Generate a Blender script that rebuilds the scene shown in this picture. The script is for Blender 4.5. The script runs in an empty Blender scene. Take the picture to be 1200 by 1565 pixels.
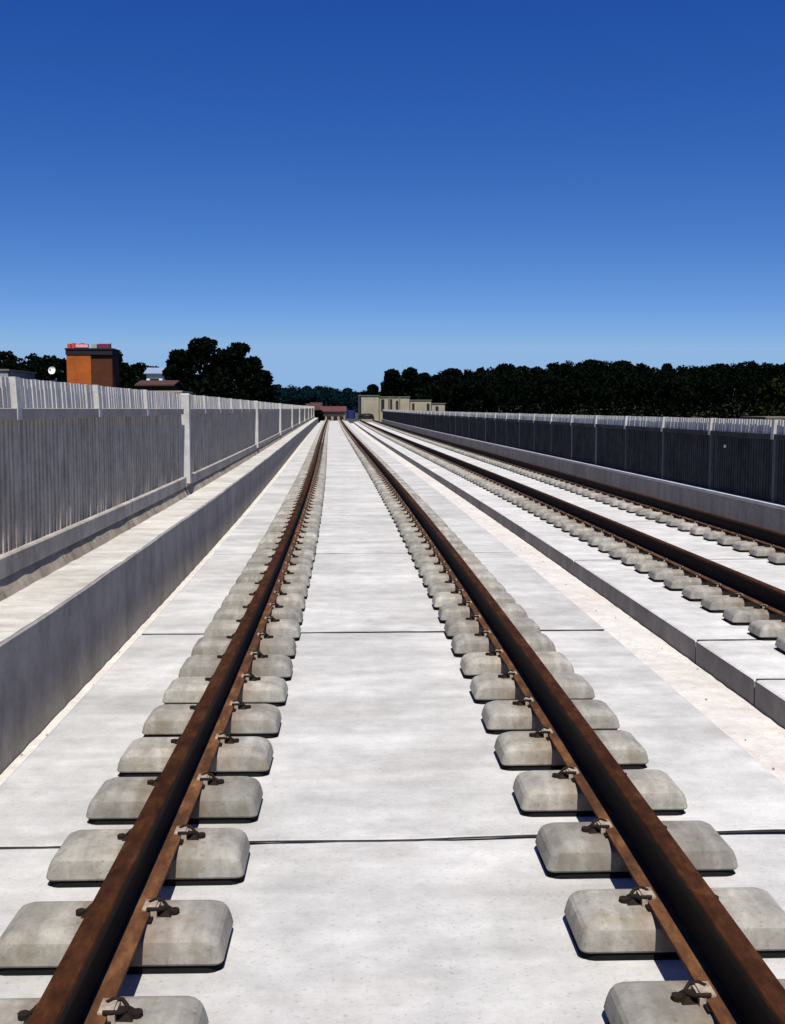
import bpy, bmesh, math, random
import numpy as np
from mathutils import Vector, Matrix
R = math.radians
random.seed(7); rng = np.random.default_rng(11)
scene = bpy.context.scene
col = scene.collection

# ---------------------------------------------------------------- camera
EYE = 1.645
F = 1753.0                                   # focal length in pixels of the 1200 px wide photo
cam_d = bpy.data.cameras.new('camera'); cam = bpy.data.objects.new('camera', cam_d); col.objects.link(cam)
cam_d.sensor_fit = 'VERTICAL'; cam_d.sensor_height = 36.0; cam_d.lens = 36.0 * F / 1565
cam_d.clip_start = 0.05; cam_d.clip_end = 6000
cam.location = (0, 0, EYE)
YAW = math.atan(90.6 / F); PITCH = math.atan(156.8 / F)
cam.rotation_euler = (R(90) - PITCH, 0, -YAW)
scene.camera = cam
CAMROT = cam.rotation_euler.to_matrix()

# ---------------------------------------------------------------- sky, sun, exposure
SUN_EL, SUN_AZ = 61.0, 3.5                   # behind the camera, slightly to the right
SKY = ((2.8, 0.125), (1.95, 0.207), (1.2, 0.667))
world = bpy.data.worlds.new('World'); scene.world = world; world.use_nodes = True
wn = world.node_tree.nodes; wl = world.node_tree.links
for n in list(wn): wn.remove(n)
sky = wn.new('ShaderNodeTexSky'); sky.sky_type = 'NISHITA'; sky.sun_disc = False
sky.sun_elevation = R(SUN_EL); sky.sun_rotation = R(180 - SUN_AZ)
sky.air_density = 1.0; sky.dust_density = 0.0; sky.ozone_density = 3.0; sky.altitude = 600
stc = wn.new('ShaderNodeTexCoord'); smp = wn.new('ShaderNodeMapping'); snm = wn.new('ShaderNodeVectorMath'); snm.operation = 'NORMALIZE'
smp.inputs['Scale'].default_value = (1, 1, 1.2); smp.inputs['Location'].default_value = (0, 0, 0.10)
wl.new(stc.outputs['Generated'], smp.inputs[0]); wl.new(smp.outputs[0], snm.inputs[0]); wl.new(snm.outputs[0], sky.inputs[0])
# the very clear air of the photograph: each channel of the sky's own gradient is steepened
sep = wn.new('ShaderNodeSeparateColor'); cmb = wn.new('ShaderNodeCombineColor')
wl.new(sky.outputs[0], sep.inputs[0])
for ch, (pw, gain) in enumerate(SKY):
    p_ = wn.new('ShaderNodeMath'); p_.operation = 'POWER'; p_.inputs[1].default_value = pw
    g_ = wn.new('ShaderNodeMath'); g_.operation = 'MULTIPLY'; g_.inputs[1].default_value = gain
    c_ = wn.new('ShaderNodeMath'); c_.operation = 'MINIMUM'; c_.inputs[1].default_value = (2.75, 4.32, 6.0)[ch]
    wl.new(sep.outputs[ch], c_.inputs[0]); wl.new(c_.outputs[0], p_.inputs[0]); wl.new(p_.outputs[0], g_.inputs[0]); wl.new(g_.outputs[0], cmb.inputs[ch])
bg = wn.new('ShaderNodeBackground'); bg.inputs[1].default_value = 0.1
wo = wn.new('ShaderNodeOutputWorld')
wl.new(cmb.outputs[0], bg.inputs[0]); wl.new(bg.outputs[0], wo.inputs[0])
sd = bpy.data.lights.new('sun', 'SUN'); sd.energy = 5.0; sd.angle = R(0.53); sd.color = (1.0, 0.945, 0.85)
so = bpy.data.objects.new('sun', sd); col.objects.link(so)
sv = Vector((math.sin(R(SUN_AZ)) * math.cos(R(SUN_EL)), -math.cos(R(SUN_AZ)) * math.cos(R(SUN_EL)), math.sin(R(SUN_EL))))
so.rotation_euler = sv.to_track_quat('Z', 'Y').to_euler(); so.location = (10, -20, 40)
scene.view_settings.view_transform = 'Standard'; scene.view_settings.look = 'None'
scene.view_settings.exposure = 0.38; scene.view_settings.gamma = 1.0

# ---------------------------------------------------------------- helpers
def at(px, py, Y):
    """the world point at distance Y along the line that a photo pixel looks along (used as a ruler for far buildings)"""
    d = CAMROT @ Vector(((px - 600) / F, -(py - 782.5) / F, -1.0))
    t = Y / d.y
    return Vector((d.x * t, Y, EYE + d.z * t))

def tag(o, label=None, cat=None, group=None, kind=None):
    if label: o['label'] = label
    if cat: o['category'] = cat
    if group: o['group'] = group
    if kind: o['kind'] = kind
    return o

def empty(name, loc=(0, 0, 0), rz=0.0):
    o = bpy.data.objects.new(name, None); col.objects.link(o)
    o.location = loc; o.rotation_euler = (0, 0, rz); o.empty_display_size = 0.2
    return o

def link(name, me, parent=None):
    o = bpy.data.objects.new(name, me); col.objects.link(o)
    if parent is not None: o.parent = parent
    return o

class MB:
    def __init__(s): s.v = []; s.f = []; s.mi = []
    def add(s, vs, fs, m=0):
        b = len(s.v); s.v += [tuple(p) for p in vs]; s.f += [tuple(b + i for i in f) for f in fs]; s.mi += [m] * len(fs)
    def box(s, x0, x1, y0, y1, z0, z1, m=0):
        s.add([(x0, y0, z0), (x1, y0, z0), (x1, y1, z0), (x0, y1, z0), (x0, y0, z1), (x1, y0, z1), (x1, y1, z1), (x0, y1, z1)],
              [(3, 2, 1, 0), (4, 5, 6, 7), (0, 1, 5, 4), (1, 2, 6, 5), (2, 3, 7, 6), (3, 0, 4, 7)], m)
    def prism(s, prof, y0, y1, m=0):
        """closed (x,z) profile, counter-clockwise seen from -y, extruded along y"""
        n = len(prof)
        s.add([(x, y0, z) for x, z in prof] + [(x, y1, z) for x, z in prof],
              [tuple(range(n)), tuple(range(2 * n - 1, n - 1, -1))] + [(i, i + n, (i + 1) % n + n, (i + 1) % n) for i in range(n)], m)
    def tube(s, pts, rads, n=7, m=0, cap=True):
        pts = [Vector(p) for p in pts]; rings = []
        b = len(s.v)
        for i, p in enumerate(pts):
            t = (pts[min(i + 1, len(pts) - 1)] - pts[max(i - 1, 0)]).normalized()
            a = t.orthogonal().normalized() if i == 0 else (prev - t * prev.dot(t)).normalized()
            prev = a; c = t.cross(a)
            for k in range(n):
                q = p + (a * math.cos(2 * math.pi * k / n) + c * math.sin(2 * math.pi * k / n)) * rads[i]
                s.v.append(tuple(q))
        for i in range(len(pts) - 1):
            for k in range(n):
                s.f.append((b + i * n + k, b + i * n + (k + 1) % n, b + (i + 1) * n + (k + 1) % n, b + (i + 1) * n + k)); s.mi.append(m)
        if cap:
            s.f.append(tuple(b + k for k in range(n - 1, -1, -1))); s.f.append(tuple(b + (len(pts) - 1) * n + k for k in range(n))); s.mi += [m, m]
    def rings(s, rs, m=0, bottom=True, top=True):
        n = len(rs[0]); b = len(s.v)
        for r in rs: s.v += [tuple(p) for p in r]
        for i in range(len(rs) - 1):
            for k in range(n):
                s.f.append((b + i * n + k, b + i * n + (k + 1) % n, b + (i + 1) * n + (k + 1) % n, b + (i + 1) * n + k)); s.mi.append(m)
        if bottom: s.f.append(tuple(b + k for k in range(n - 1, -1, -1))); s.mi.append(m)
        if top: s.f.append(tuple(b + (len(rs) - 1) * n + k for k in range(n))); s.mi.append(m)
    def mesh(s, name, mats, smooth=None, rot=None):
        me = bpy.data.meshes.new(name)
        vs = s.v
        if rot: vs = [tuple(rot @ Vector(p)) for p in vs]
        me.from_pydata(vs, [], s.f)
        for mt in (mats if isinstance(mats, (list, tuple)) else [mats]): me.materials.append(mt)
        me.polygons.foreach_set('material_index', s.mi)
        bm = bmesh.new(); bm.from_mesh(me); bmesh.ops.recalc_face_normals(bm, faces=bm.faces); bm.to_mesh(me); bm.free()
        if smooth is not None:
            me.polygons.foreach_set('use_smooth', [True] * len(me.polygons))
            me.set_sharp_from_angle(angle=R(smooth))
        me.update(); return me
    def build(s, name, mats, parent=None, smooth=None):
        return link(name, s.mesh(name, mats, smooth), parent)

# the line of the viaduct: it bears a touch right, then straightens to the left, and rises slightly
def off(s):
    if s < 0: return 0.028 * s
    return 0.028 * s * math.exp(-s / 22.6)
def head(s): return 0.028 * (math.exp(-max(s, 0) / 22.6) * (1 - max(s, 0) / 22.6))
def rise(s): return 8e-6 * s * s
def P(X, s, z): return (X + off(s), s, z + rise(s))
END = 150.0; START = -5.0

def wave(y): return 0.005 * (math.sin(y * 1.9) * 0.6 + math.sin(y * 0.83 + 1) + 0.5 * math.sin(y * 4.7))
def stations(a, b, step):
    n = max(1, int(round((b - a) / step))); return [a + (b - a) * i / n for i in range(n + 1)]

def sweep(mb, prof, ss, m=0, cap=True, jit0=None, jit1=None):
    """closed (x,z) profile swept along the viaduct"""
    n = len(prof); b = len(mb.v)
    for j, s in enumerate(ss):
        for (x, z) in prof:
            ds = 0
            mb.v.append(P(x, s + ds, z))
    for i in range(len(ss) - 1):
        for k in range(n):
            mb.f.append((b + i * n + k, b + i * n + (k + 1) % n, b + (i + 1) * n + (k + 1) % n, b + (i + 1) * n + k)); mb.mi.append(m)
    if cap:
        mb.f.append(tuple(b + k for k in range(n - 1, -1, -1))); mb.f.append(tuple(b + (len(ss) - 1) * n + k for k in range(n))); mb.mi += [m, m]

# ---------------------------------------------------------------- materials
def new_mat(name, rough=0.85, spec=0.3):
    m = bpy.data.materials.new(name); m.use_nodes = True
    nt = m.node_tree; b = nt.nodes['Principled BSDF']
    b.inputs['Roughness'].default_value = rough
    b.inputs['Specular IOR Level'].default_value = spec
    return m, nt, b

def nnode(nt, typ, **kw):
    n = nt.nodes.new(typ)
    for k, v in kw.items(): setattr(n, k, v)
    return n

def noise(nt, vec, scale, detail=4, rough=0.6, stretch=None):
    n = nt.nodes.new('ShaderNodeTexNoise'); n.inputs['Scale'].default_value = scale
    n.inputs['Detail'].default_value = detail; n.inputs['Roughness'].default_value = rough
    if stretch:
        mp = nt.nodes.new('ShaderNodeMapping'); mp.inputs['Scale'].default_value = stretch
        nt.links.new(vec, mp.inputs[0]); vec = mp.outputs[0]
    nt.links.new(vec, n.inputs['Vector']); return n.outputs['Fac']

def ramp(nt, fac, stops):
    r = nt.nodes.new('ShaderNodeValToRGB'); els = r.color_ramp.elements
    while len(els) < len(stops): els.new(0.5)
    for e, (p, c) in zip(els, stops):
        e.position = p; e.color = (c[0], c[1], c[2], 1) if not isinstance(c, (int, float)) else (c, c, c, 1)
    nt.links.new(fac, r.inputs[0]); return r.outputs[0]

def mix(nt, a, b, fac, mode='MIX'):
    m = nt.nodes.new('ShaderNodeMix'); m.data_type = 'RGBA'; m.blend_type = mode
    for sock, v in ((6, a), (7, b)):
        if isinstance(v, (tuple, list)): m.inputs[sock].default_value = (v[0], v[1], v[2], 1)
        else: nt.links.new(v, m.inputs[sock])
    if isinstance(fac, (int, float)): m.inputs[0].default_value = fac
    else: nt.links.new(fac, m.inputs[0])
    return m.outputs[2]

def concrete(name, c_dark, c_light, stain=(0.3, 0.27, 0.22), stain_amt=0.4, big=0.35, fine=9, streak=None, bump=0.25,
             rough=0.85, spec=0.1, obj_rand=0.0, stain_scale=1.2, speck=0.25):
    m, nt, b = new_mat(name, rough, spec)
    tc = nnode(nt, 'ShaderNodeTexCoord'); v = tc.outputs['Object']
    if obj_rand:
        oi = nnode(nt, 'ShaderNodeObjectInfo'); ad = nnode(nt, 'ShaderNodeVectorMath', operation='ADD')
        sc = nnode(nt, 'ShaderNodeVectorMath', operation='SCALE'); sc.inputs['Scale'].default_value = 37.0
        cb = nnode(nt, 'ShaderNodeCombineXYZ')
        for i in range(3): nt.links.new(oi.outputs['Random'], cb.inputs[i])
        nt.links.new(cb.outputs[0], sc.inputs[0]); nt.links.new(v, ad.inputs[0]); nt.links.new(sc.outputs[0], ad.inputs[1]); v = ad.outputs[0]
    c = mix(nt, c_dark, c_light, ramp(nt, noise(nt, v, big, 6, 0.62), [(0.32, 0.0), (0.68, 1.0)]))
    f1 = ramp(nt, noise(nt, v, fine, 8, 0.7), [(0.3, 0.80), (0.7, 1.12)])
    c = mix(nt, c, f1, 1.0, 'MULTIPLY')
    st = ramp(nt, noise(nt, v, stain_scale, 7, 0.68, (1.0, 1.7, 1.0)), [(0.52, 0.0), (0.72, stain_amt)])
    c = mix(nt, c, stain, st)
    if streak:
        s1 = ramp(nt, noise(nt, v, streak[0], 4, 0.6, streak[1]), [(0.4, 1.0 - streak[2]), (0.65, 1.0)])
        c = mix(nt, c, s1, 1.0, 'MULTIPLY')
    sp = ramp(nt, noise(nt, v, 60, 3, 0.6), [(0.30, 1.0 - speck), (0.42, 1.0)])
    c = mix(nt, c, sp, 1.0, 'MULTIPLY')
    if obj_rand:
        sx = nnode(nt, 'ShaderNodeSeparateXYZ'); nt.links.new(tc.outputs['Object'], sx.inputs[0])
        ab = nnode(nt, 'ShaderNodeMath', operation='ABSOLUTE'); nt.links.new(sx.outputs[0], ab.inputs[0])
        nz = nnode(nt, 'ShaderNodeMath', operation='MULTIPLY_ADD'); nt.links.new(noise(nt, v, 11, 5, 0.65), nz.inputs[0]); nz.inputs[1].default_value = 0.35
        nt.links.new(ab.outputs[0], nz.inputs[2])
        c = mix(nt, c, (0.15, 0.085, 0.045), ramp(nt, nz.outputs[0], [(0.22, 0.55), (0.36, 0.0)]))
        rr = nnode(nt, 'ShaderNodeMapRange'); nt.links.new(oi.outputs['Random'], rr.inputs[0])
        rr.inputs[3].default_value = 1 - obj_rand; rr.inputs[4].default_value = 1 + obj_rand * 0.5
        cc = nnode(nt, 'ShaderNodeCombineXYZ')
        for i in range(3): nt.links.new(rr.outputs[0], cc.inputs[i])
        c = mix(nt, c, cc.outputs[0], 1.0, 'MULTIPLY')
    nt.links.new(c, b.inputs['Base Color'])
    bp = nnode(nt, 'ShaderNodeBump'); bp.inputs['Strength'].default_value = bump; bp.inputs['Distance'].default_value = 0.012
    nt.links.new(noise(nt, v, 26, 8, 0.7), bp.inputs['Height']); nt.links.new(bp.outputs[0], b.inputs['Normal'])
    return m

M = {}
M['slab'] = concrete('slab_concrete', (0.41, 0.405, 0.39), (0.585, 0.58, 0.56), stain=(0.33, 0.31, 0.275), stain_amt=0.6, big=0.7, fine=5,
                     streak=(1.4, (0.3, 2.2, 1.0), 0.17), bump=0.35, stain_scale=0.9)
M['slab2'] = concrete('second_slab_concrete', (0.46, 0.455, 0.44), (0.60, 0.595, 0.575), stain_amt=0.35, big=0.8, fine=5, streak=(1.5, (0.4, 2.5, 1), 0.12))
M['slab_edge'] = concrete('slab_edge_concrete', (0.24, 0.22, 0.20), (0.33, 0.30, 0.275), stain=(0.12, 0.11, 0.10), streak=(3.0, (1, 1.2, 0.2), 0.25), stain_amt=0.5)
M['gutter'] = concrete('dusty_gutter', (0.50, 0.47, 0.43), (0.60, 0.585, 0.55), stain=(0.47, 0.375, 0.32), stain_amt=0.55, big=1.2, fine=8, stain_scale=2.0, bump=0.6)
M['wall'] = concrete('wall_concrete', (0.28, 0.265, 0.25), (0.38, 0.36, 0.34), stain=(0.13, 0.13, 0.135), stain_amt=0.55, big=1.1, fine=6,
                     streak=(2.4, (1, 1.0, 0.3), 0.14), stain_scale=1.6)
M['walkway'] = concrete('walkway_concrete', (0.45, 0.435, 0.40), (0.60, 0.585, 0.54), stain=(0.33, 0.28, 0.21), stain_amt=0.75, big=1.0, fine=6,
                        streak=(1.8, (0.4, 2.0, 1), 0.2), stain_scale=1.3)
M['upstand'] = concrete('upstand_concrete', (0.34, 0.31, 0.27), (0.46, 0.43, 0.38), stain=(0.13, 0.11, 0.09), stain_amt=0.6, big=1.4, fine=7, stain_scale=2.2, streak=(2.2, (1, 0.7, 0.6), 0.2))
M['mortar'] = concrete('dirty_mortar', (0.20, 0.165, 0.125), (0.36, 0.315, 0.25), stain=(0.06, 0.05, 0.04), stain_amt=0.8, big=2.0, fine=9, stain_scale=3, bump=0.8)
M['slat'] = concrete('slat_concrete', (0.48, 0.41, 0.32), (0.64, 0.56, 0.45), stain=(0.20, 0.18, 0.16), stain_amt=0.5, big=2.5, fine=9,
                     streak=(4.0, (1, 1.0, 0.4), 0.18), stain_scale=2.5)
M['post_dim'] = concrete('dim_post_concrete', (0.14, 0.14, 0.14), (0.26, 0.26, 0.25), big=0.3)
M['rail_concrete'] = concrete('weathered_rail_concrete', (0.24, 0.22, 0.20), (0.36, 0.33, 0.30), big=1.2, fine=8, stain_amt=0.5)
M['slat_mid'] = concrete('dark_post_concrete', (0.07, 0.07, 0.075), (0.13, 0.13, 0.135), big=0.3)  # darker tone for most posts of the right fence
M['slat_shade'] = concrete('shade_dark_concrete', (0.035, 0.034, 0.034), (0.07, 0.068, 0.068), stain=(0.02, 0.02, 0.02), stain_amt=0.5, big=1.5, fine=6)  # shade on the right fence's lower slats and rail, put into the concrete colour
M['coping'] = concrete('coping_concrete', (0.40, 0.39, 0.37), (0.52, 0.51, 0.49), stain=(0.30, 0.27, 0.24), stain_amt=0.4, big=2, fine=6)
M['block'] = concrete('block_concrete', (0.27, 0.255, 0.225), (0.40, 0.385, 0.345), stain=(0.23, 0.195, 0.13), stain_amt=0.75, big=4.0, fine=20,
                      streak=(9, (1.6, 0.25, 0.6), 0.28), obj_rand=0.22, stain_scale=5, bump=0.3)
M['girder'] = concrete('girder_concrete', (0.25, 0.25, 0.24), (0.36, 0.36, 0.34), stain_amt=0.5, big=0.4)

def flat(name, c, rough=0.7, metal=0.0, var=0.2, scale=12, spec=0.3):
    m, nt, b = new_mat(name, rough, spec); b.inputs['Metallic'].default_value = metal
    tc = nnode(nt, 'ShaderNodeTexCoord')
    n = noise(nt, tc.outputs['Object'], scale, 5, 0.6)
    k = ramp(nt, n, [(0.3, 1 - var), (0.7, 1 + var)])
    nt.links.new(mix(nt, c, k, 1.0, 'MULTIPLY'), b.inputs['Base Color'])
    return m
M['rubber'] = flat('black_rubber', (0.008, 0.008, 0.009), 0.9, spec=0.1)
M['sealant'] = flat('bitumen_sealant', (0.025, 0.024, 0.023), 0.8, var=0.6, scale=9)
M['steel'] = flat('dark_clip_steel', (0.017, 0.012, 0.009), 0.75, 0.0, spec=0.1)
M['nylon'] = flat('dirty_nylon', (0.30, 0.25, 0.20), 0.6, var=0.5, scale=30)

def rust(name, cols, rough=0.72, spec=0.35, flake=14):
    m, nt, b = new_mat(name, rough, spec)
    tc = nnode(nt, 'ShaderNodeTexCoord'); v = tc.outputs['Object']
    n1 = noise(nt, v, flake, 8, 0.7, (1, 0.35, 1))
    c = ramp(nt, n1, [(0.28, cols[0]), (0.5, cols[1]), (0.68, cols[2]), (0.82, cols[3])])
    n2 = noise(nt, v, 1.1, 5, 0.65)
    c = mix(nt, c, ramp(nt, n2, [(0.35, 0.7), (0.65, 1.2)]), 1.0, 'MULTIPLY')
    nt.links.new(c, b.inputs['Base Color'])
    bp = nnode(nt, 'ShaderNodeBump'); bp.inputs['Strength'].default_value = 0.5; bp.inputs['Distance'].default_value = 0.004
    nt.links.new(noise(nt, v, 90, 6, 0.7), bp.inputs['Height']); nt.links.new(bp.outputs[0], b.inputs['Normal'])
    return m
M['rust'] = rust('rail_rust', [(0.014, 0.006, 0.003), (0.038, 0.014, 0.006), (0.070, 0.028, 0.010), (0.15, 0.075, 0.03)], 0.9, 0.06, flake=22)
M['rust_shade'] = rust('shade_dark_rail_rust', [(0.005, 0.003, 0.002), (0.008, 0.005, 0.003), (0.014, 0.008, 0.005), (0.02, 0.01, 0.006)], 0.85, 0.15)  # near-black rust: shade of the web and head sides put into the colour
M['rust_foot'] = rust('flaking_foot_rust', [(0.022, 0.010, 0.005), (0.085, 0.035, 0.014), (0.17, 0.078, 0.03), (0.50, 0.36, 0.26)], 0.85, 0.2, flake=16)

def foliage(name, c0, c1, c2):
    m, nt, b = new_mat(name, 0.95, 0.0)
    g = nnode(nt, 'ShaderNodeNewGeometry')
    tc = nnode(nt, 'ShaderNodeTexCoord')
    n = noise(nt, tc.outputs['Object'], 0.35, 3, 0.6)
    c = ramp(nt, n, [(0.35, c0), (0.6, c1), (0.8, c2)])
    r = nnode(nt, 'ShaderNodeMapRange'); r.inputs[3].default_value = 0.5; r.inputs[4].default_value = 1.4
    nt.links.new(g.outputs['Random Per Island'], r.inputs[0])
    cc = nnode(nt, 'ShaderNodeCombineXYZ')
    for i in range(3): nt.links.new(r.outputs[0], cc.inputs[i])
    nt.links.new(mix(nt, c, cc.outputs[0], 1.0, 'MULTIPLY'), b.inputs['Base Color'])
    return m
M['leaf'] = foliage('dark_foliage', (0.0022, 0.0042, 0.0026), (0.0035, 0.0062, 0.0034), (0.007, 0.009, 0.0038))
M['leaf_haze'] = foliage('haze_blue_foliage', (0.003, 0.011, 0.015), (0.0045, 0.014, 0.018), (0.007, 0.018, 0.020))  # blue of distant haze mixed into the leaf colour
M['leaf_olive'] = foliage('olive_foliage', (0.006, 0.009, 0.003), (0.013, 0.016, 0.004), (0.035, 0.032, 0.008))
M['bark'] = flat('bark', (0.03, 0.022, 0.016), 0.9)
M['ground'] = flat('grass_ground', (0.03, 0.04, 0.015), 0.95, var=0.4, scale=0.05)
M['brick'] = None
def brickmat(name, c1, c2, mortar):
    m, nt, b = new_mat(name, 0.85, 0.2)
    tc = nnode(nt, 'ShaderNodeTexCoord')
    mp = nnode(nt, 'ShaderNodeMapping'); mp.inputs['Rotation'].default_value = (R(90), 0, 0)
    nt.links.new(tc.outputs['Object'], mp.inputs[0])
    br = nnode(nt, 'ShaderNodeTexBrick'); nt.links.new(mp.outputs[0], br.inputs['Vector'])
    br.inputs['Color1'].default_value = (*c1, 1); br.inputs['Color2'].default_value = (*c2, 1); br.inputs['Mortar'].default_value = (*mortar, 1)
    br.inputs['Scale'].default_value = 1.0; br.inputs['Brick Width'].default_value = 0.3; br.inputs['Row Height'].default_value = 0.2
    br.inputs['Mortar Size'].default_value = 0.012
    n = noise(nt, tc.outputs['Object'], 0.9, 5, 0.6)
    nt.links.new(mix(nt, br.outputs['Color'], ramp(nt, n, [(0.3, 0.75), (0.7, 1.15)]), 1.0, 'MULTIPLY'), b.inputs['Base Color'])
    return m
M['brick'] = brickmat('orange_brick', (0.37, 0.088, 0.014), (0.32, 0.075, 0.012), (0.30, 0.09, 0.025))
M['brick_dark'] = brickmat('dark_red_brick', (0.085, 0.024, 0.009), (0.07, 0.02, 0.008), (0.07, 0.025, 0.012))  # darker brick for the right part of the tower
M['tar'] = flat('black_roof_band', (0.010, 0.009, 0.010), 0.8, scale=3)
M['red'] = flat('red_paint', (0.55, 0.05, 0.05), 0.5)
M['pink'] = flat('pale_pink_paint', (0.62, 0.34, 0.34), 0.6)
M['plum'] = flat('plum_paint', (0.16, 0.015, 0.05), 0.6)
M['green'] = flat('pale_green_paint', (0.22, 0.33, 0.22), 0.6)
M['white'] = flat('light_spot_white', (0.75, 0.75, 0.73), 0.5, var=0.08)
M['cream'] = flat('cream_render', (0.29, 0.26, 0.18), 0.9, var=0.18, scale=0.7)
M['beige'] = flat('beige_render', (0.16, 0.14, 0.10), 0.9, var=0.15, scale=1)
M['tile'] = flat('red_roof_tiles', (0.09, 0.03, 0.025), 0.8, var=0.3, scale=2)
M['brown'] = flat('brown_roof', (0.055, 0.025, 0.018), 0.85, var=0.3, scale=2)
M['glass'] = flat('dark_window_glass', (0.015, 0.018, 0.022), 0.2, var=0.1)
M['blue'] = flat('blue_tarpaulin', (0.012, 0.018, 0.10), 0.6, var=0.35, scale=4)
M['roofblue'] = flat('blue_grey_roof_sheet', (0.22, 0.27, 0.36), 0.5)
M['black'] = flat('black_machine_paint', (0.006, 0.006, 0.006), 0.6)

# ================================================================ GROUND
def smooth01(t): t = max(0.0, min(1.0, t)); return t * t * (3 - 2 * t)
def terrain(x, y):
    z = -9.0
    k = smooth01((y - 142) / 14) * (1 - smooth01((abs(x - 3) - 14) / 25))
    z += 8.3 * k
    z += smooth01((y - 150) / 90) * 8.6 * (1 - k)                      # land rises behind
    if x > 20: z += smooth01((y - 170) / 130) * smooth01((x - 20) / 50) * 4.5
    z += smooth01((y - 420) / 250) * 9.0
    if x < -40: z += smooth01((-x - 40) / 80) * smooth01((y - 120) / 100) * 3.0
    return z
gx = [-1600, -1000, -600, -380] + list(range(-260, 261, 10)) + [380, 600, 1000, 1600]
gy = [-800, -300, -100, -40] + list(range(0, 420, 8)) + list(range(420, 760, 40)) + [900, 1300, 2000, 3500]
mb = MB()
for y in gy:
    for x in gx: mb.v.append((x, y, terrain(x, y)))
nx = len(gx)
for j in range(len(gy) - 1):
    for i in range(nx - 1):
        mb.f.append((j * nx + i, j * nx + i + 1, (j + 1) * nx + i + 1, (j + 1) * nx + i)); mb.mi.append(0)
tag(mb.build('ground', M['ground'], smooth=40), kind='structure')

# ================================================================ VIADUCT
BASE = -0.32                     # floor of the trough
S2 = -0.135                      # top of the second slab
# box girder under everything
mb = MB(); sweep(mb, [(-2.75, BASE - 0.004), (-2.75, -0.75), (-1.2, -1.0), (-0.6, -2.4), (5.0, -2.4), (5.6, -1.0), (6.9, -0.75), (6.9, BASE - 0.004)], stations(START, END + 1, 4))
tag(mb.build('bridge_girder', M['girder'], smooth=30), kind='structure')
mb = MB()
for y in (-2, 28, 58, 88, 118, 147):
    mb.box(off(y) + 0.6, off(y) + 3.9, y - 0.8, y + 0.8, -9.4, -2.38 + rise(y))
tag(mb.build('bridge_piers', M['girder']), kind='structure')
# trough floor, dusty (uneven)
def ribbon(name, x0, x1, z, mat, nxs, step, bump, a=START, b=END, zfun=None, wavy=False):
    mb = MB(); ss = stations(a, b, step); xs = [x0 + (x1 - x0) * i / nxs for i in range(nxs + 1)]
    for s in ss:
        for x in xs:
            zz = z + (rng.uniform(-bump, bump) if s < 45 else 0) + (zfun(x) if zfun else 0)
            mb.v.append(P(x + (wave(s) if wavy and x == xs[-1] else 0), s, zz))
    n = len(xs)
    for j in range(len(ss) - 1):
        for i in range(n - 1):
            mb.f.append((j * n + i, j * n + i + 1, (j + 1) * n + i + 1, (j + 1) * n + i)); mb.mi.append(0)
    return tag(mb.build(name, mat, smooth=60), kind='structure')
ribbon('gutter_floor', 1.90, 2.62, BASE + 0.006, M['gutter'], 8, 0.12, 0.004)
ribbon('gutter_floor', -1.915, -1.58, BASE + 0.02, M['gutter'], 5, 0.12, 0.005)

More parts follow.
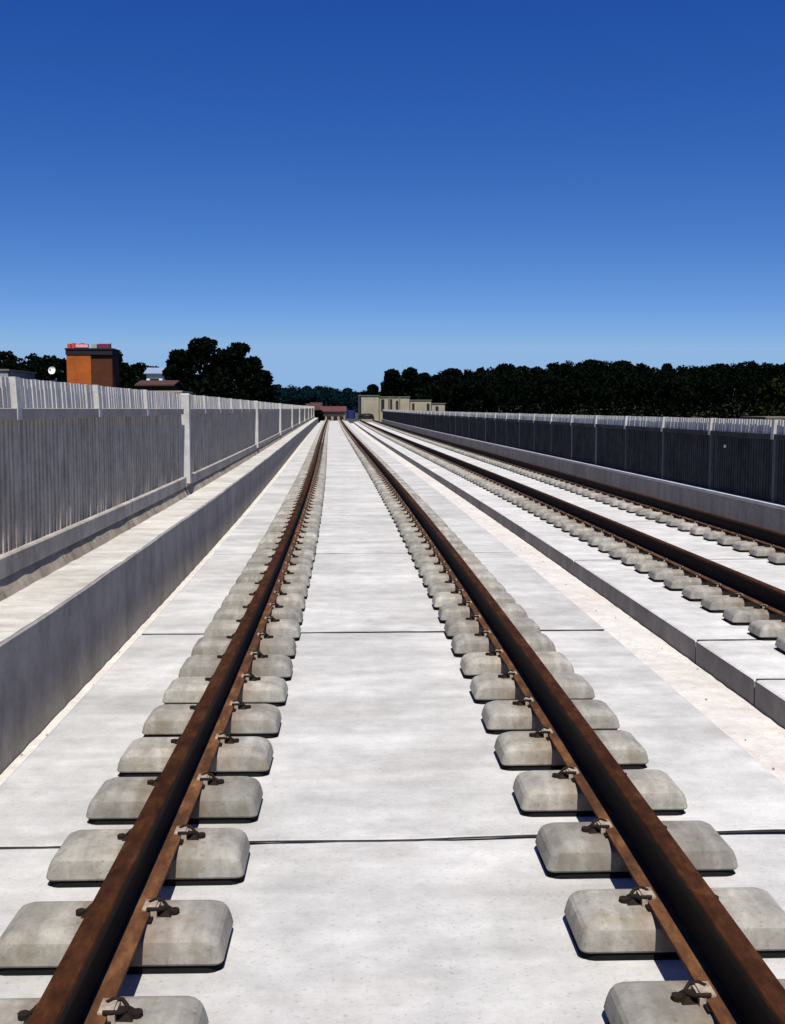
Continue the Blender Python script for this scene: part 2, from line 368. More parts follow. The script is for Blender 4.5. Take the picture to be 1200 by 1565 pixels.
# slabs: cast lengths with open, slightly ragged joints
def slab(name, x0, x1, ztop, joints, gap, mats, edge_mat_left):
    mb = MB()
    js = [START] + joints + [END]
    xs = [x0, x0 + 0.015] + list(np.linspace(x0 + 0.1, x1 - 0.1, 24)) + [x1 - 0.015, x1]
    def ragged(amp, seed):
        r = random.Random(seed); a = 0; out = []
        for x in xs:
            a = a * 0.7 + r.uniform(-amp, amp); out.append(a)
        return out
    for q in range(len(js) - 1):
        a, b = js[q], js[q + 1]
        g0 = 0 if q == 0 else gap * 0.5; g1 = 0 if q == len(js) - 2 else gap * 0.5
        amp = 0.010 if a < 30 else 0.0
        ra = ragged(amp, q * 2); rb = ragged(0.010 if b < 30 else 0, q * 2 + 1)
        inner = stations(a + 0.25, b - 0.25, 0.8)
        rows = []
        for k, s in enumerate([a + g0] + [a + g0 + 0.012] + inner + [b - g1 - 0.012] + [b - g1]):
            row = []
            for i, x in enumerate(xs):
                ds = 0
                if k <= 1: ds = ra[i] + (0 if k == 0 else 0)
                elif k >= len(inner) + 2: ds = rb[i]
                zz = ztop
                if k in (0, len(inner) + 3): zz -= 0.010
                if i in (0, len(xs) - 1): zz -= 0.008
                row.append(P(x, s + ds, zz))
            rows.append(row)
        base = len(mb.v); n = len(xs)
        for r_ in rows: mb.v += r_
        for j in range(len(rows) - 1):
            for i in range(n - 1):
                mb.f.append((base + j * n + i, base + j * n + i + 1, base + (j + 1) * n + i + 1, base + (j + 1) * n + i)); mb.mi.append(0)
        if q > 0:                                   # black sealant, a little below the surface
            bb = len(mb.v); zs_ = ztop + 0.0012; hw = 0.011 if a < 6 else (0.019 if a < 10 else (0.014 if a < 25 else 0.008))
            for i, x in enumerate(xs[1:-1]):
                mb.v.append(P(x, a - hw + ra[i + 1] * 0.9, zs_)); mb.v.append(P(x, a + hw + ra[i + 1] * 0.9 + rng.uniform(-.003, .003), zs_))
            for i in range(len(xs) - 3):
                mb.f.append((bb + 2 * i, bb + 2 * i + 2, bb + 2 * i + 3, bb + 2 * i + 1)); mb.mi.append(2)
        # skirts
        def skirt(idx, m):
            bb = len(mb.v)
            for ix in idx:
                x, y, z = mb.v[ix]; mb.v.append((x, y, BASE - 0.002 + rise(y)))
            for t in range(len(idx) - 1):
                mb.f.append((idx[t], idx[t + 1], bb + t + 1, bb + t)); mb.mi.append(m)
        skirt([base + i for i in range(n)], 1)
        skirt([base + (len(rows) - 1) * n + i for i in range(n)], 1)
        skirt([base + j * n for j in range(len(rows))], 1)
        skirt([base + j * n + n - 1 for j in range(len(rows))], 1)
    return tag(mb.build(name, mats), kind='structure')
J1 = [-0.6, 4.27, 8.38, 13.05, 17.75, 22.45] + [22.45 + 4.7 * i for i in range(1, 27)]
J2 = [-1.0, 3.9, 7.32, 8.62, 13.35, 18.0, 22.3] + [22.3 + 4.7 * i for i in range(1, 27)]
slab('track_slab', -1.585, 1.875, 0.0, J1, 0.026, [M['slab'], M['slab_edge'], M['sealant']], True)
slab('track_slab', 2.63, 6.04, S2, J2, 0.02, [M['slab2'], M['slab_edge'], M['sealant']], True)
# step face facing left of the second slab has its shade put into a darker concrete colour (material slot 1)

# pebbles and crumbs of mortar lying in the gutters
mb = MB(); r = random.Random(12)
for i in range(130):
    X, z = (r.uniform(2.25, 2.61), BASE + 0.008) if i % 3 else (r.uniform(-1.905, -1.80), BASE + 0.022)
    y = 2 + 26 * r.random() ** 1.5; q = r.uniform(0.003, 0.009) * (1.8 if r.random() < 0.06 else 1)
    x0, y0, z0 = P(X, y, z)
    pts = [(x0 + q * r.uniform(.7, 1.2) * math.cos(t), y0 + q * r.uniform(.7, 1.2) * math.sin(t), z0) for t in (0, 1.05, 2.1, 3.14, 4.2, 5.2)]
    mb.rings([pts, [(x0 + (a - x0) * .6, y0 + (b - y0) * .6, z0 + q * 0.9) for a, b, c in pts]])
tag(mb.build('gravel', M['mortar']), 'small dark pebbles and mortar crumbs scattered in the dusty gutters', 'gravel', None, 'stuff')

# ---- left wall with walkway
WT = 0.385
pw = empty('parapet_wall', (0, 0, 0))
tag(pw, 'plain grey concrete wall left of the near track, carrying the narrow pale walkway', 'wall')
mb = MB(); sweep(mb, [(-1.92, BASE - 0.002), (-1.92, WT - 0.012), (-1.932, WT), (-2.76, WT), (-2.76, BASE - 0.6)][::-1], stations(START, END, 0.2))
mb.v = [(x + (wave(y) if z > WT - 0.2 and x > off(y) - 2.0 else 0), y, z) for x, y, z in mb.v]
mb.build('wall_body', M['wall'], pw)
ribbon('walkway', -2.40, -1.9335, WT + 0.003, M['walkway'], 6, 0.2, 0.002, wavy=True)

# ---- right wall
RW = 0.235
pr = empty('parapet_wall', (0, 0, 0))
tag(pr, 'low dark grey concrete wall with pale coping along the right edge beyond the second track', 'wall')
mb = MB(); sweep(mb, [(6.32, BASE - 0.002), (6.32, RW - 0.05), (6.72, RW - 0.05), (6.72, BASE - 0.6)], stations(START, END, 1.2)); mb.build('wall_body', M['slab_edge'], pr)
mb = MB(); sweep(mb, [(6.305, RW - 0.05 + 0.001), (6.305, RW), (6.74, RW), (6.74, RW - 0.049)], stations(START, END, 1.2)); mb.build('coping', M['coping'], pr)
ribbon('gutter_floor', 6.045, 6.315, BASE + 0.006, M['gutter'], 3, 0.5, 0.004)

# ---- slatted concrete fences
def fence(label, X, side, zb, zrail, ztop, y0, y1, posts, big_posts, mats, pitch=0.112, upstand=None, name='fence', slatw=0.060, toplean=0.012, bay=None):
    """side=+1: track lies towards +x (left fence); posts = Y of slim posts; X = inner face of the slats"""
    root = empty(name, (0, 0, 0)); tag(root, label, 'fence')
    d = -side                                      # direction away from the track
    if upstand:
        upstand(root, y0, y1)
    allp = sorted([(p, 's') for p in posts] + [(p, 'b') for p in big_posts])
    edges = [y0] + [p for p, _ in allp if y0 < p < y1] + [y1]
    rs = random.Random(int(abs(X) * 100) + int(y0))
    for a, b in zip(edges[:-1], edges[1:]):
        if b - a < 0.3: continue
        mb = MB(); n = int((b - a - 0.10) / pitch)
        p0 = a + (b - a - (n - 1) * pitch) / 2
        for i in range(n):
            y = p0 + i * pitch + rs.uniform(-0.004, 0.004); w = slatw / 2 + rs.uniform(-0.004, 0.004)
            o = off(y); h = rise(y); dx = rs.uniform(-0.006, 0.006)
            xi, xo = X + dx, X + d * 0.075 + dx
            dzt = rs.uniform(-0.003, 0.003); tw = rs.uniform(-0.003, 0.003)
            # lower leg
            def ring(x_in, x_out, z, dy=0, e=0.0): return [(x_in + o, y - w - e + dy, z + h), (x_out + o, y - w - e + dy, z + h), (x_out + o, y + w + e + dy, z + h), (x_in + o, y + w + e + dy, z + h)]
            mb.rings([ring(xi, xo, zb - 0.03), ring(xi, xo, zrail - 0.02, tw)], m=0)
            ww = w + 0.005
            mb.rings([ring(xi + side * 0.0, xo, zrail - 0.019, tw, 0.008), ring(xi + d * toplean, xi + d * (toplean + 0.04), ztop + dzt, tw, 0.008)], m=1)
        mb.build('slat_panel', [mats[0], mats[1]], root)
    # rail on the inner side
    mb = MB()
    for a, b in zip(edges[:-1], edges[1:]):
        if b - a < 0.3: continue
        sweep(mb, [(X + side * 0.035, zrail - 0.075), (X + side * 0.035, zrail), (X + d * 0.012, zrail + 0.004), (X + d * 0.012, zrail - 0.085)], stations(a + 0.03, b - 0.03, 0.9))
    mb.build('top_rail', mats[2], root)
    for p, kind_ in allp:
        mb = MB(); o = off(p); h = rise(p)
        if kind_ == 's':
            w = 0.055
            mb.rings([[(X + side * 0.004 + o, p - w, z + h), (X + d * 0.09 + o, p - w, z + h), (X + d * 0.09 + o, p + w, z + h), (X + side * 0.004 + o, p + w, z + h)] for z in (zb - 0.02, zrail - 0.08)], m=0)
            mb.rings([[(X + side * 0.04 + d * k + o, p - w, z + h), (X + d * (0.09 + k * 0.6) + o, p - w, z + h), (X + d * (0.09 + k * 0.6) + o, p + w, z + h), (X + side * 0.04 + d * k + o, p + w, z + h)] for z, k in ((zrail - 0.079, 0), (zrail + 0.01, 0), (ztop + 0.004, toplean))], m=1)
            mb.build('post', [mats[-1] if len(mats) > 3 and rs.random() < 0.3 else (M['slat_mid'] if len(mats) > 3 else mats[0]), mats[1]], root)
        else:
            w = 0.09
            mb.rings([[(X + side * 0.095 + o, p - w, z + h), (X + d * 0.10 + o, p - w, z + h), (X + d * 0.10 + o, p + w, z + h), (X + side * 0.095 + o, p + w, z + h)] for z in (zb - 0.10, ztop - 0.01)], m=0)
            mb.rings([[(X + side * (0.095 - k) + o, p - w + k, z + h), (X + d * (0.10 - k) + o, p - w + k, z + h), (X + d * (0.10 - k) + o, p + w - k, z + h), (X + side * (0.095 - k) + o, p + w - k, z + h)] for z, k in ((ztop - 0.01, 0), (ztop + 0.005, 0.015))], m=0)
            mb.build('post', M['coping'], root)
    return root

UP = 0.66
def left_upstand(root, a, b):
    mb = MB(); sweep(mb, [(-2.372, 0.515), (-2.372, UP - 0.012), (-2.384, UP), (-2.72, UP), (-2.72, 0.515)][::-1], stations(a, b, 0.9)); mb.build('upstand', M['upstand'], root)
    # rough mortar bed under the upstand
    mb = MB(); ss = stations(a, b, 0.22 if b < 30 else 0.6); r = random.Random(3)
    for s in ss:
        j = r.uniform(-0.006, 0.006)
        mb.v += [P(-2.335 + j, s, WT - 0.004), P(-2.368 + r.uniform(-.006, .005), s, 0.45 + r.uniform(-0.012, 0.012)), P(-2.405 + r.uniform(-.01, .01), s, 0.514)]
    for i in range(len(ss) - 1):
        for k in range(2): mb.f.append((i * 3 + k, i * 3 + k + 1, (i + 1) * 3 + k + 1, (i + 1) * 3 + k)); mb.mi.append(0)
    mb.build('mortar_bed', M['mortar'], root, smooth=50)
small1 = [-0.1, 2.7, 5.5, 8.3, 11.0, 13.7]
fence('nearest length of the left slatted fence, ending just before the first tall pale post', -2.42, 1, UP, 1.65, 1.87, START, 16.86,
      small1, [], [M['slat'], M['coping'], M['rail_concrete']], upstand=left_upstand)
bigs = [17.05 + 15.6 * i for i in range(9)]
smalls = []
for i in range(9):
    a = 17.05 + 15.6 * i
    for k in range(1, 6):
        if a + 2.6 * k < END - 1: smalls.append(a + 2.6 * k)
fence('far length of the left slatted concrete fence, with tall pale posts', -2.42, 1, UP, 1.65, 1.87, 16.94, END,
      smalls, bigs, [M['slat'], M['coping'], M['rail_concrete']], upstand=left_upstand)
rp = [20.0 + 2.95 * i for i in range(-8, 43)]
fr = fence('dark slatted fence with a pale upper band standing on the wall along the right edge', 6.44, -1, RW, 1.27, 1.485, START, END,
      rp, [], [M['slat_shade'], M['coping'], M['slat_shade'], M['post_dim']], slatw=0.05)
mb = MB(); mb.box(6.40 + off(19.2), 6.415 + off(19.2), 19.12, 19.2, 1.0, 1.045); mb.build('light_spot', M['white'], fr)  # white box standing in for light through a hole in the fence

# ================================================================ RAILS
def rail_profile(w=1.0):
    # flat-bottom rail, half outline from foot to head, origin at the foot underside centre; height .172
    h = [(0.075, 0.0), (0.075, 0.010), (0.045, 0.017), (0.018, 0.026), (0.0095, 0.045), (0.0085, 0.095), (0.012, 0.122), (0.029, 0.133), (0.0335, 0.138), (0.033, 0.162), (0.029, 0.169), (0.017, 0.172)]
    return h + [(-x, z) for x, z in h[::-1]]
RZ = 0.128
def rail(label, X, zs):
    root = empty('rail', P(X, 0, zs + RZ)); tag(root, label, 'rail')
    root.location = (0, 0, 0)
    prof = rail_profile(); ss = stations(START, END, 0.5)
    n = len(prof)
    def sub(name, idx, mats, close):
        mb = MB(); pts = [(X + prof[i][0], zs + RZ + prof[i][1]) for i in idx]
        sweep(mb, pts, ss)
        if isinstance(mats, list):                 # sides painted near-black as their shade, brown running surface
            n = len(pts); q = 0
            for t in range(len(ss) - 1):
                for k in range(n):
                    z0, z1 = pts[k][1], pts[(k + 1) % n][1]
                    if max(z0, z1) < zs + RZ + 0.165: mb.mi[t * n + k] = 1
        return mb.build(name, mats, root, smooth=35)
    sub('rail_head', [7, 8, 9, 10, 11, 12, 13, 14, 15, 16], [M['rust'], M['rust_shade']], True)
    sub('rail_web', [3, 4, 5, 6, 17, 18, 19, 20], M['rust_shade'], True)
    sub('rail_foot', [0, 1, 2, 21, 22, 23], M['rust_foot'], True)
    return root
XL, XR, X3, X4 = -0.712, 0.955, 3.495, 5.155
# close the small gaps between the pieces: head sits on web, web on foot
rail('rusty left rail of the near track, crossing the bottom left corner', XL, 0.0)
rail('rusty right rail of the near track, leaving the frame at the bottom right corner', XR, 0.0)
rail('rusty left rail of the second track, on the lower slab to the right', X3, S2)
rail('dark right rail of the second track, running beside the right wall', X4, S2)

# ================================================================ SLEEPER BLOCKS
def rr(hx0, hx1, hy, z, r, n=5):
    """rounded rectangle ring from x=-hx0 to hx1"""
    pts = []
    for cx, cy, a0 in ((hx1 - r, hy - r, 0), (-hx0 + r, hy - r, 90), (-hx0 + r, -hy + r, 180), (hx1 - r, -hy + r, 270)):
        for k in range(n + 1):
            a = R(a0 + 90 * k / n); pts.append((cx + r * math.cos(a), cy + r * math.sin(a), z))
    return pts
def block_mb(mirror, lod=0):
    # the longer end (0.375 m) points away from the middle of the track
    a, b = (0.378, 0.305) if mirror else (0.305, 0.378)
    mb = MB(); n = 5 if lod == 0 else 1
    mb.rings([rr(a - i, b - i, 0.150 - j, z, rad, n + 3) for z, i, j, rad in
              ((0.026, 0.004, 0.003, 0.026), (0.032, 0.0, 0.0, 0.028), (0.060, 0.006, 0.002, 0.030), (0.082, 0.014, 0.004, 0.032), (0.094, 0.024, 0.008, 0.032), (0.0985, 0.032, 0.013, 0.030), (0.109, 0.050, 0.032, 0.024), (0.1165, 0.068, 0.052, 0.018), (0.119, 0.084, 0.064, 0.014))])
    return mb
def boot_mb(mirror, n=3):
    a, b = (0.378, 0.305) if mirror else (0.305, 0.378)
    mb = MB(); mb.rings([rr(a - 0.006, b - 0.006, 0.143, 0.0, 0.04, n), rr(a - 0.010, b - 0.010, 0.140, 0.027, 0.04, n)]); return mb
def pad_mb():
    mb = MB(); mb.box(-0.085, 0.085, -0.075, 0.075, 0.110, 0.1278); return mb
def clip_mbs(sg):
    """spring clip, its cast shoulder and the nylon insulator on one side of the rail foot"""
    c = MB()
    pts = [(0.064, -0.034, 0.1485), (0.082, -0.037, 0.150), (0.102, -0.032, 0.147), (0.116, -0.012, 0.136), (0.116, 0.017, 0.136), (0.100, 0.032, 0.147), (0.078, 0.030, 0.150), (0.064, 0.014, 0.1485)]
    c.tube([(sg * x, y, z) for x, y, z in pts], [0.0056] * len(pts), 6)
    s_ = MB()
    s_.rings([[(sg * x, y, z) for x, y in q] for z, q in ((0.1185, ((0.088, -0.026), (0.136, -0.030), (0.140, 0.030), (0.088, 0.026))), (0.136, ((0.092, -0.018), (0.120, -0.020), (0.122, 0.020), (0.092, 0.018))))])
    s_.rings([[(sg * (0.142 + 0.015 * math.cos(R(t))), 0.017 * math.sin(R(t)), z) for t in range(0, 360, 45)] for z in (0.1185, 0.132)])
    n_ = MB(); n_.box(min(sg * 0.050, sg * 0.088), max(sg * 0.050, sg * 0.088), -0.036, 0.036, 0.1395 + 0.003, 0.1485)
    n_.box(min(sg * 0.0765, sg * 0.094), max(sg * 0.0765, sg * 0.094), -0.040, 0.040, 0.1192, 0.1424)
    return c, s_, n_

meshes = {}
for mir in (False, True):
    meshes['block', mir] = block_mb(mir).mesh('block_body', M['block'], smooth=15)
    meshes['blocklod', mir] = block_mb(mir, 1).mesh('block_body', M['block'], smooth=32)
    meshes['boot', mir] = boot_mb(mir).mesh('rubber_boot', M['rubber'], smooth=32)
meshes['pad'] = pad_mb().mesh('rail_pad', M['rubber'])
for sg in (-1, 1):
    c, s_, n_ = clip_mbs(sg)
    meshes['clip', sg] = c.mesh('rail_clip', M['steel'], smooth=60)
    meshes['shoulder', sg] = s_.mesh('shoulder', M['steel'])
    meshes['insulator', sg] = n_.mesh('insulator', M['nylon'])

def make_block(mir):
    root = empty('sleeper_block')
    link('block_body', meshes['block', mir], root)
    link('rubber_boot', meshes['boot', mir], root)
    link('rail_pad', meshes['pad'], root)
    for sg in (-1, 1):
        c = link('rail_clip', meshes['clip', sg], root)
        link('shoulder', meshes['shoulder', sg], c); link('insulator', meshes['insulator', sg], c)
    return root
def copy_tree(o, parent=None):
    c = o.copy(); col.objects.link(c); c.parent = parent
    for ch in [k for k in o.children]: copy_tree(ch, c)
    return c
protos = {}
ORD = ['nearest', 'second', 'third', 'fourth', 'fifth', 'sixth', 'seventh', 'eighth', 'ninth', 'tenth', 'eleventh', 'twelfth', 'thirteenth', 'fourteenth',
       'fifteenth', 'sixteenth', 'seventeenth', 'eighteenth', 'nineteenth', 'twentieth']
ORD[0] = 'first'
def seg_phrase(y, joints):
    js = [j for j in joints if j > 4.0 and not abs(j - 7.32) < 0.1]
    k = sum(1 for j in js if j < y)
    names = ['first', 'second', 'third', 'fourth', 'fifth', 'sixth', 'seventh', 'eighth', 'ninth', 'tenth', 'eleventh', 'twelfth']
    if k == 0: return 'before the first slab joint'
    if k > 10: return 'far off'
    return 'between the %s and %s slab joints' % (names[k - 1], names[k])
rows = [("near track's left rail", XL, 0.0, True, 2.81, J1), ("near track's right rail", XR, 0.0, False, 2.81, J1),
        ("second track's left rail", X3, S2, True, 2.72, J2), ("second track's right rail", X4, S2, False, 2.72, J2)]
LIM = 51.0
far = MB()
PH = 2.75
for ri, (desc, X, zs, mir, y0, joints) in enumerate(rows):
    k = 0; y = y0; vis = 0
    ymin = 1.0 if ri < 2 else (7.0 if ri == 2 else 10.5)
    y = y0 + 0.6 * math.floor((ymin - y0) / 0.6)
    rs = random.Random(ri + 5)
    while y < END - 0.4:
        if y > LIM:
            for (x, yy, z) in []: pass
            a, b = (0.378, 0.305) if mir else (0.305, 0.378)
            ox, oy, oz = P(X, y, zs)
            for (z0, z1, i) in ((0.0, 0.026, 0.01),):
                far.rings([[(ox + px, oy + py, oz + pz) for px, py, pz in rr(a - i, b - i, 0.14, z, 0.03, 1)] for z in (z0, z1)], m=1)
            far.rings([[(ox + px, oy + py, oz + pz) for px, py, pz in rr(a - i, b - i, 0.150 - j, z, 0.04, 1)] for z, i, j in ((0.026, 0, 0), (0.09, 0.015, 0.008), (0.119, 0.07, 0.045))], m=0)
            for sg in (-1, 1):
                far.box(ox + min(sg * .05, sg * .094), ox + max(sg * .05, sg * .094), oy - .058, oy + .058, oz + .1425, oz + .151, 3)
                far.box(ox + min(sg * .096, sg * .15), ox + max(sg * .096, sg * .15), oy - .04, oy + .04, oz + .119, oz + .150, 2)
            y += 0.6; continue
        if mir not in protos: protos[mir] = make_block(mir); b = protos[mir]
        else: b = copy_tree(protos[mir])
        b.location = P(X + rs.uniform(-0.004, 0.004), y + rs.uniform(-0.012, 0.012), zs)
        b.rotation_euler = (0, 0, -head(y) + rs.uniform(-0.01, 0.01))
        gname = 'concrete blocks under the ' + desc
        first_vis = (2.6, 2.6, 8.9, 13.6)[ri]
        if y < first_vis - 0.3:
            lab = 'concrete block outside the picture, under the ' + desc
        elif vis < 20:
            lab = '%s block from the right edge, under the %s' % (ORD[vis], desc); vis += 1
            if ri < 2 and vis == 1: lab = 'block cut off by the bottom edge, under the ' + desc
            elif ri < 2: lab = '%s whole block from the bottom, under the %s' % (ORD[vis - 2], desc)
        else:
            lab = 'small block under %s, %s' % (desc, seg_phrase(y, joints))
        tag(b, lab, 'sleeper block', gname)
        y += 0.6
tag(far.build('distant_sleeper_blocks', [M['block'], M['rubber'], M['steel'], M['nylon']]), 'tiny distant concrete blocks under all four rails', 'sleeper block', 'distant concrete blocks', 'stuff')

# ================================================================ TREES AND WOODS
def leaf_cloud(centres, radii, per, size, squash=0.8, seed=0):
    """many small leaf faces spread through clumps; returns verts (N*4,3)"""
    g = np.random.default_rng(seed)
    out = []
    for c, r, n in zip(centres, radii, per):
        d = g.normal(size=(n, 3)); d /= np.linalg.norm(d, axis=1)[:, None]
        rad = r * g.uniform(0.25, 1.0, n) ** 0.45
        p = np.array(c) + d * rad[:, None] * np.array([1, 1, squash])
        u = g.normal(size=(n, 3)); u /= np.linalg.norm(u, axis=1)[:, None]
        w = g.normal(size=(n, 3)); w -= (w * u).sum(1)[:, None] * u; w /= np.linalg.norm(w, axis=1)[:, None]
        s = size * g.uniform(0.5, 1.3, n)[:, None]
        out.append(np.stack([p - u * s, p - w * s * 0.7, p + u * s, p + w * s * 0.7], axis=1))
    return np.concatenate(out).reshape(-1, 3)
def quads_mesh(name, V, mat):
    n = len(V) // 4
    me = bpy.data.meshes.new(name)
    me.vertices.add(len(V)); me.vertices.foreach_set('co', V.astype(np.float32).ravel())
    me.loops.add(n * 4); me.loops.foreach_set('vertex_index', np.arange(n * 4, dtype=np.int32))
    me.polygons.add(n); me.polygons.foreach_set('loop_start', np.arange(0, n * 4, 4, dtype=np.int32))
    try: me.polygons.foreach_set('loop_total', np.full(n, 4, dtype=np.int32))
    except Exception: pass
    me.materials.append(mat); me.update(calc_edges=True); me.validate()
    return me

def tree(label, px, py_top, Y, width, mat, seed, ground=None, cat='tree', group=None, trunkfrac=0.35, clumps=16, leaf=0.28, per=260, depth=None, name='tree', sparse=1.0):
    top = at(px, py_top, Y); gz = terrain(top.x, Y) if ground is None else ground
    H = top.z - gz; r = random.Random(seed)
    root = empty(name, (top.x, Y, gz)); tag(root, label, cat, group)
    mb = MB()
    lean = (r.uniform(-.04, .04) * H, r.uniform(-.04, .04) * H)
    tp = [(lean[0] * t * t, lean[1] * t * t, H * t) for t in (-0.03, 0.15, 0.35, 0.55, 0.75, 0.9)]
    tr = max(0.12, H * 0.022)
    mb.tube(tp, [tr * 1.3, tr, tr * 0.8, tr * 0.6, tr * 0.35, tr * 0.12], 7)
    W = width / 2
    cs = []; rs_ = []; pr_ = []
    lo = trunkfrac
    for i in range(clumps):
        t = lo + (1 - lo) * ((i + r.random() * 0.8) / clumps)
        prof = math.sin(math.pi * min(1, max(0.06, ((t - lo) / (1 - lo)) * 0.86 + 0.14)) ** 0.8)
        rad = W * (0.34 + 0.15 * r.random())
        ang = i * 2.4 + r.uniform(-.4, .4); q = W * prof * r.uniform(0.35, 1.0) - rad * 0.3
        q = max(0, q)
        cz = min(H * t, H - rad * 0.8)
        c = (q * math.cos(ang), q * math.sin(ang), cz)
        cs.append(c); rs_.append(rad); pr_.append(int(per * sparse * r.uniform(0.7, 1.2)))
        b0 = (lean[0] * t * t, lean[1] * t * t, max(H * lo * 0.7, cz - rad * 1.2))
        mb.tube([b0, ((b0[0] + c[0]) / 2, (b0[1] + c[1]) / 2, (b0[2] + c[2]) / 2 + rad * 0.1), c], [tr * 0.35, tr * 0.22, tr * 0.07], 5)
    cs.append((lean[0], lean[1], H - W * 0.26)); rs_.append(W * 0.3); pr_.append(int(per * 0.7))
    link('trunk', mb.mesh('trunk', M['bark'], smooth=50), root)
    V = leaf_cloud(cs, rs_, pr_, leaf, seed=seed)
    link('crown', quads_mesh('crown', V, mat), root)
    return root

# clump of trees behind the left fence
GL = 'trees of the dark clump behind the left fence'
for i, (px, py, Y, w, lab) in enumerate([
        (308, 514, 120, 7.2, 'tallest dark tree of the clump behind the left fence'),
        (276, 534, 116, 5.4, 'dark tree at the left end of the clump behind the left fence'),
        (340, 533, 122, 6.0, 'dark tree just right of the tallest one in the left clump'),
        (362, 523, 124, 4.8, 'second tallest dark tree with a pointed crown in the left clump'),
        (385, 545, 120, 5.2, 'sloping dark tree near the right end of the left clump'),
        (404, 566, 118, 4.4, 'lowest dark tree at the right end of the left clump'),
        (262, 560, 112, 3.6, 'small dark tree in front of the left clump, beside the fence gap')]):
    tree(lab, px, py, Y, w, M['leaf'], 20 + i, group=GL, trunkfrac=0.25, clumps=20, per=330, leaf=0.22)
tree('broad low dark bush filling the foot of the left clump', 330, 572, 108, 9.5, M['leaf'], 41, trunkfrac=0.2, clumps=22, per=300, leaf=0.25, name='bush', cat='bush')
tree('slim dark tree standing right behind the orange brick tower', 176, 535, 132, 3.8, M['leaf'], 31, trunkfrac=0.3, clumps=12, per=220, leaf=0.2)
# pines at the left end of the right-hand wood
GR = 'tall trees at the left end of the right wood'
for i, (px, py, Y, w, lab) in enumerate([
        (600, 564, 235, 7.0, 'open-crowned dark pine at the left end of the right wood'),
        (628, 562, 238, 7.5, 'tallest open-crowned dark pine above the cream building'),
        (648, 570, 240, 5.0, 'thin dark pine on the right of the two open-crowned pines'),
        (570, 588, 232, 5.0, 'lower round dark tree left of the open-crowned pines'),
        (688, 563, 242, 9.0, 'dark rounded tree where the right wood starts to rise'),
        (770, 556, 246, 9.0, 'dark tree bulging from the skyline of the right wood'),
        (905, 549, 250, 11.0, 'highest broad dark tree on the skyline of the right wood'),
        (950, 551, 250, 9.0, 'dark tree right of the highest one on the right skyline'),
        (1020, 556, 252, 5.0, 'small pointed dark tree over the dip in the right skyline')]):
    tree(lab, px, py, Y, w, M['leaf'], 60 + i, group=GR, trunkfrac=0.3, clumps=16, per=230, leaf=0.36)

def wood(name, label, sky, Y0, Y1, mat, step, crown, leaf, per, seed, ext=None):
    """a wood on rising ground: tops follow a skyline given as photo rows at the back row; nearer rows lower"""
    g = random.Random(seed); cs = []; rs_ = []; pr_ = []
    xs = [p[0] for p in sky]; ys = [p[1] for p in sky]
    tb = MB()
    nrow = 9
    for row in range(nrow):
        t = row / (nrow - 1); Y = Y0 + (Y1 - Y0) * t
        x = at(xs[0], 600, Y).x; xe = at(xs[-1], 600, Y).x
        while x < xe:
            pxx = 509.4 + F * x / Y
            top = at(pxx, float(np.interp(pxx, xs, ys)), Y).z
            gz = terrain(x, Y)
            ztop = gz + (top - gz) * (0.76 + 0.26 * t) + g.uniform(-0.8, 0.45) * crown * 0.28
            r = crown * g.uniform(0.7, 1.1); yy = Y + g.uniform(-4, 4)
            c = (x, yy, ztop - r * 0.8)
            tb.tube([(x, yy, gz - 0.4), (x + g.uniform(-.3, .3), yy, (gz + ztop) / 2), (x, yy, ztop - r)], [0.28, 0.2, 0.1], 5, cap=False)
            for q in range(5):
                rr_ = r * g.uniform(0.35, 0.62)
                cs.append((x + g.uniform(-1, 1) * r * 0.65, yy + g.uniform(-1, 1) * r * 0.6, ztop - rr_ * 0.8 - g.uniform(0, 1) ** 1.6 * r * 1.1 * (q > 0))); rs_.append(rr_); pr_.append(per)
            # lower foliage down to the ground
            zz = ztop - r * 1.5
            while zz > gz + 0.5:
                cs.append((x + g.uniform(-.5, .5) * r, yy + g.uniform(-.4, .4) * r, zz)); rs_.append(r * 0.75); pr_.append(int(per * 0.8)); zz -= r * 1.0
            x += step * g.uniform(0.7, 1.2)
    V = leaf_cloud(cs, rs_, pr_, leaf, seed=seed)
    me = quads_mesh(name, V, mat); o = link(name, me)
    me.materials.append(M['bark'])
    tag(o, label, 'wood', None, 'stuff')
    return o
wood('woodland', 'dark wood on the slope filling the right skyline above the fence',
     [(655, 580), (672, 570), (690, 567), (720, 562), (745, 564), (780, 560), (815, 561), (850, 556), (880, 553), (905, 552), (935, 553), (960, 556), (990, 561), (1010, 560), (1050, 561), (1080, 559), (1120, 557), (1160, 553), (1200, 553), (1300, 550), (1500, 552)],
     200, 256, M['leaf'], 2.9, 2.5, 0.34, 62, 5)
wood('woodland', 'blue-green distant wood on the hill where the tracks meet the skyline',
     [(380, 586), (430, 588), (455, 590), (490, 590), (520, 593), (560, 598), (600, 600), (640, 604)], 470, 620, M['leaf_haze'], 7.0, 5.0, 0.5, 120, 6)
wood('woodland', 'dark wood along the left skyline behind the orange tower',
     [(-220, 530), (-60, 534), (0, 538), (40, 540), (80, 544), (100, 546), (175, 548), (190, 553), (215, 556), (240, 560), (262, 566), (300, 572)], 150, 200, M['leaf'], 2.8, 2.0, 0.30, 60, 8)
tree('dull olive tree top showing above the right end of the fence', 1186, 578, 105, 5.0, M['leaf_olive'], 90, trunkfrac=0.4, clumps=12, per=160, leaf=0.22)

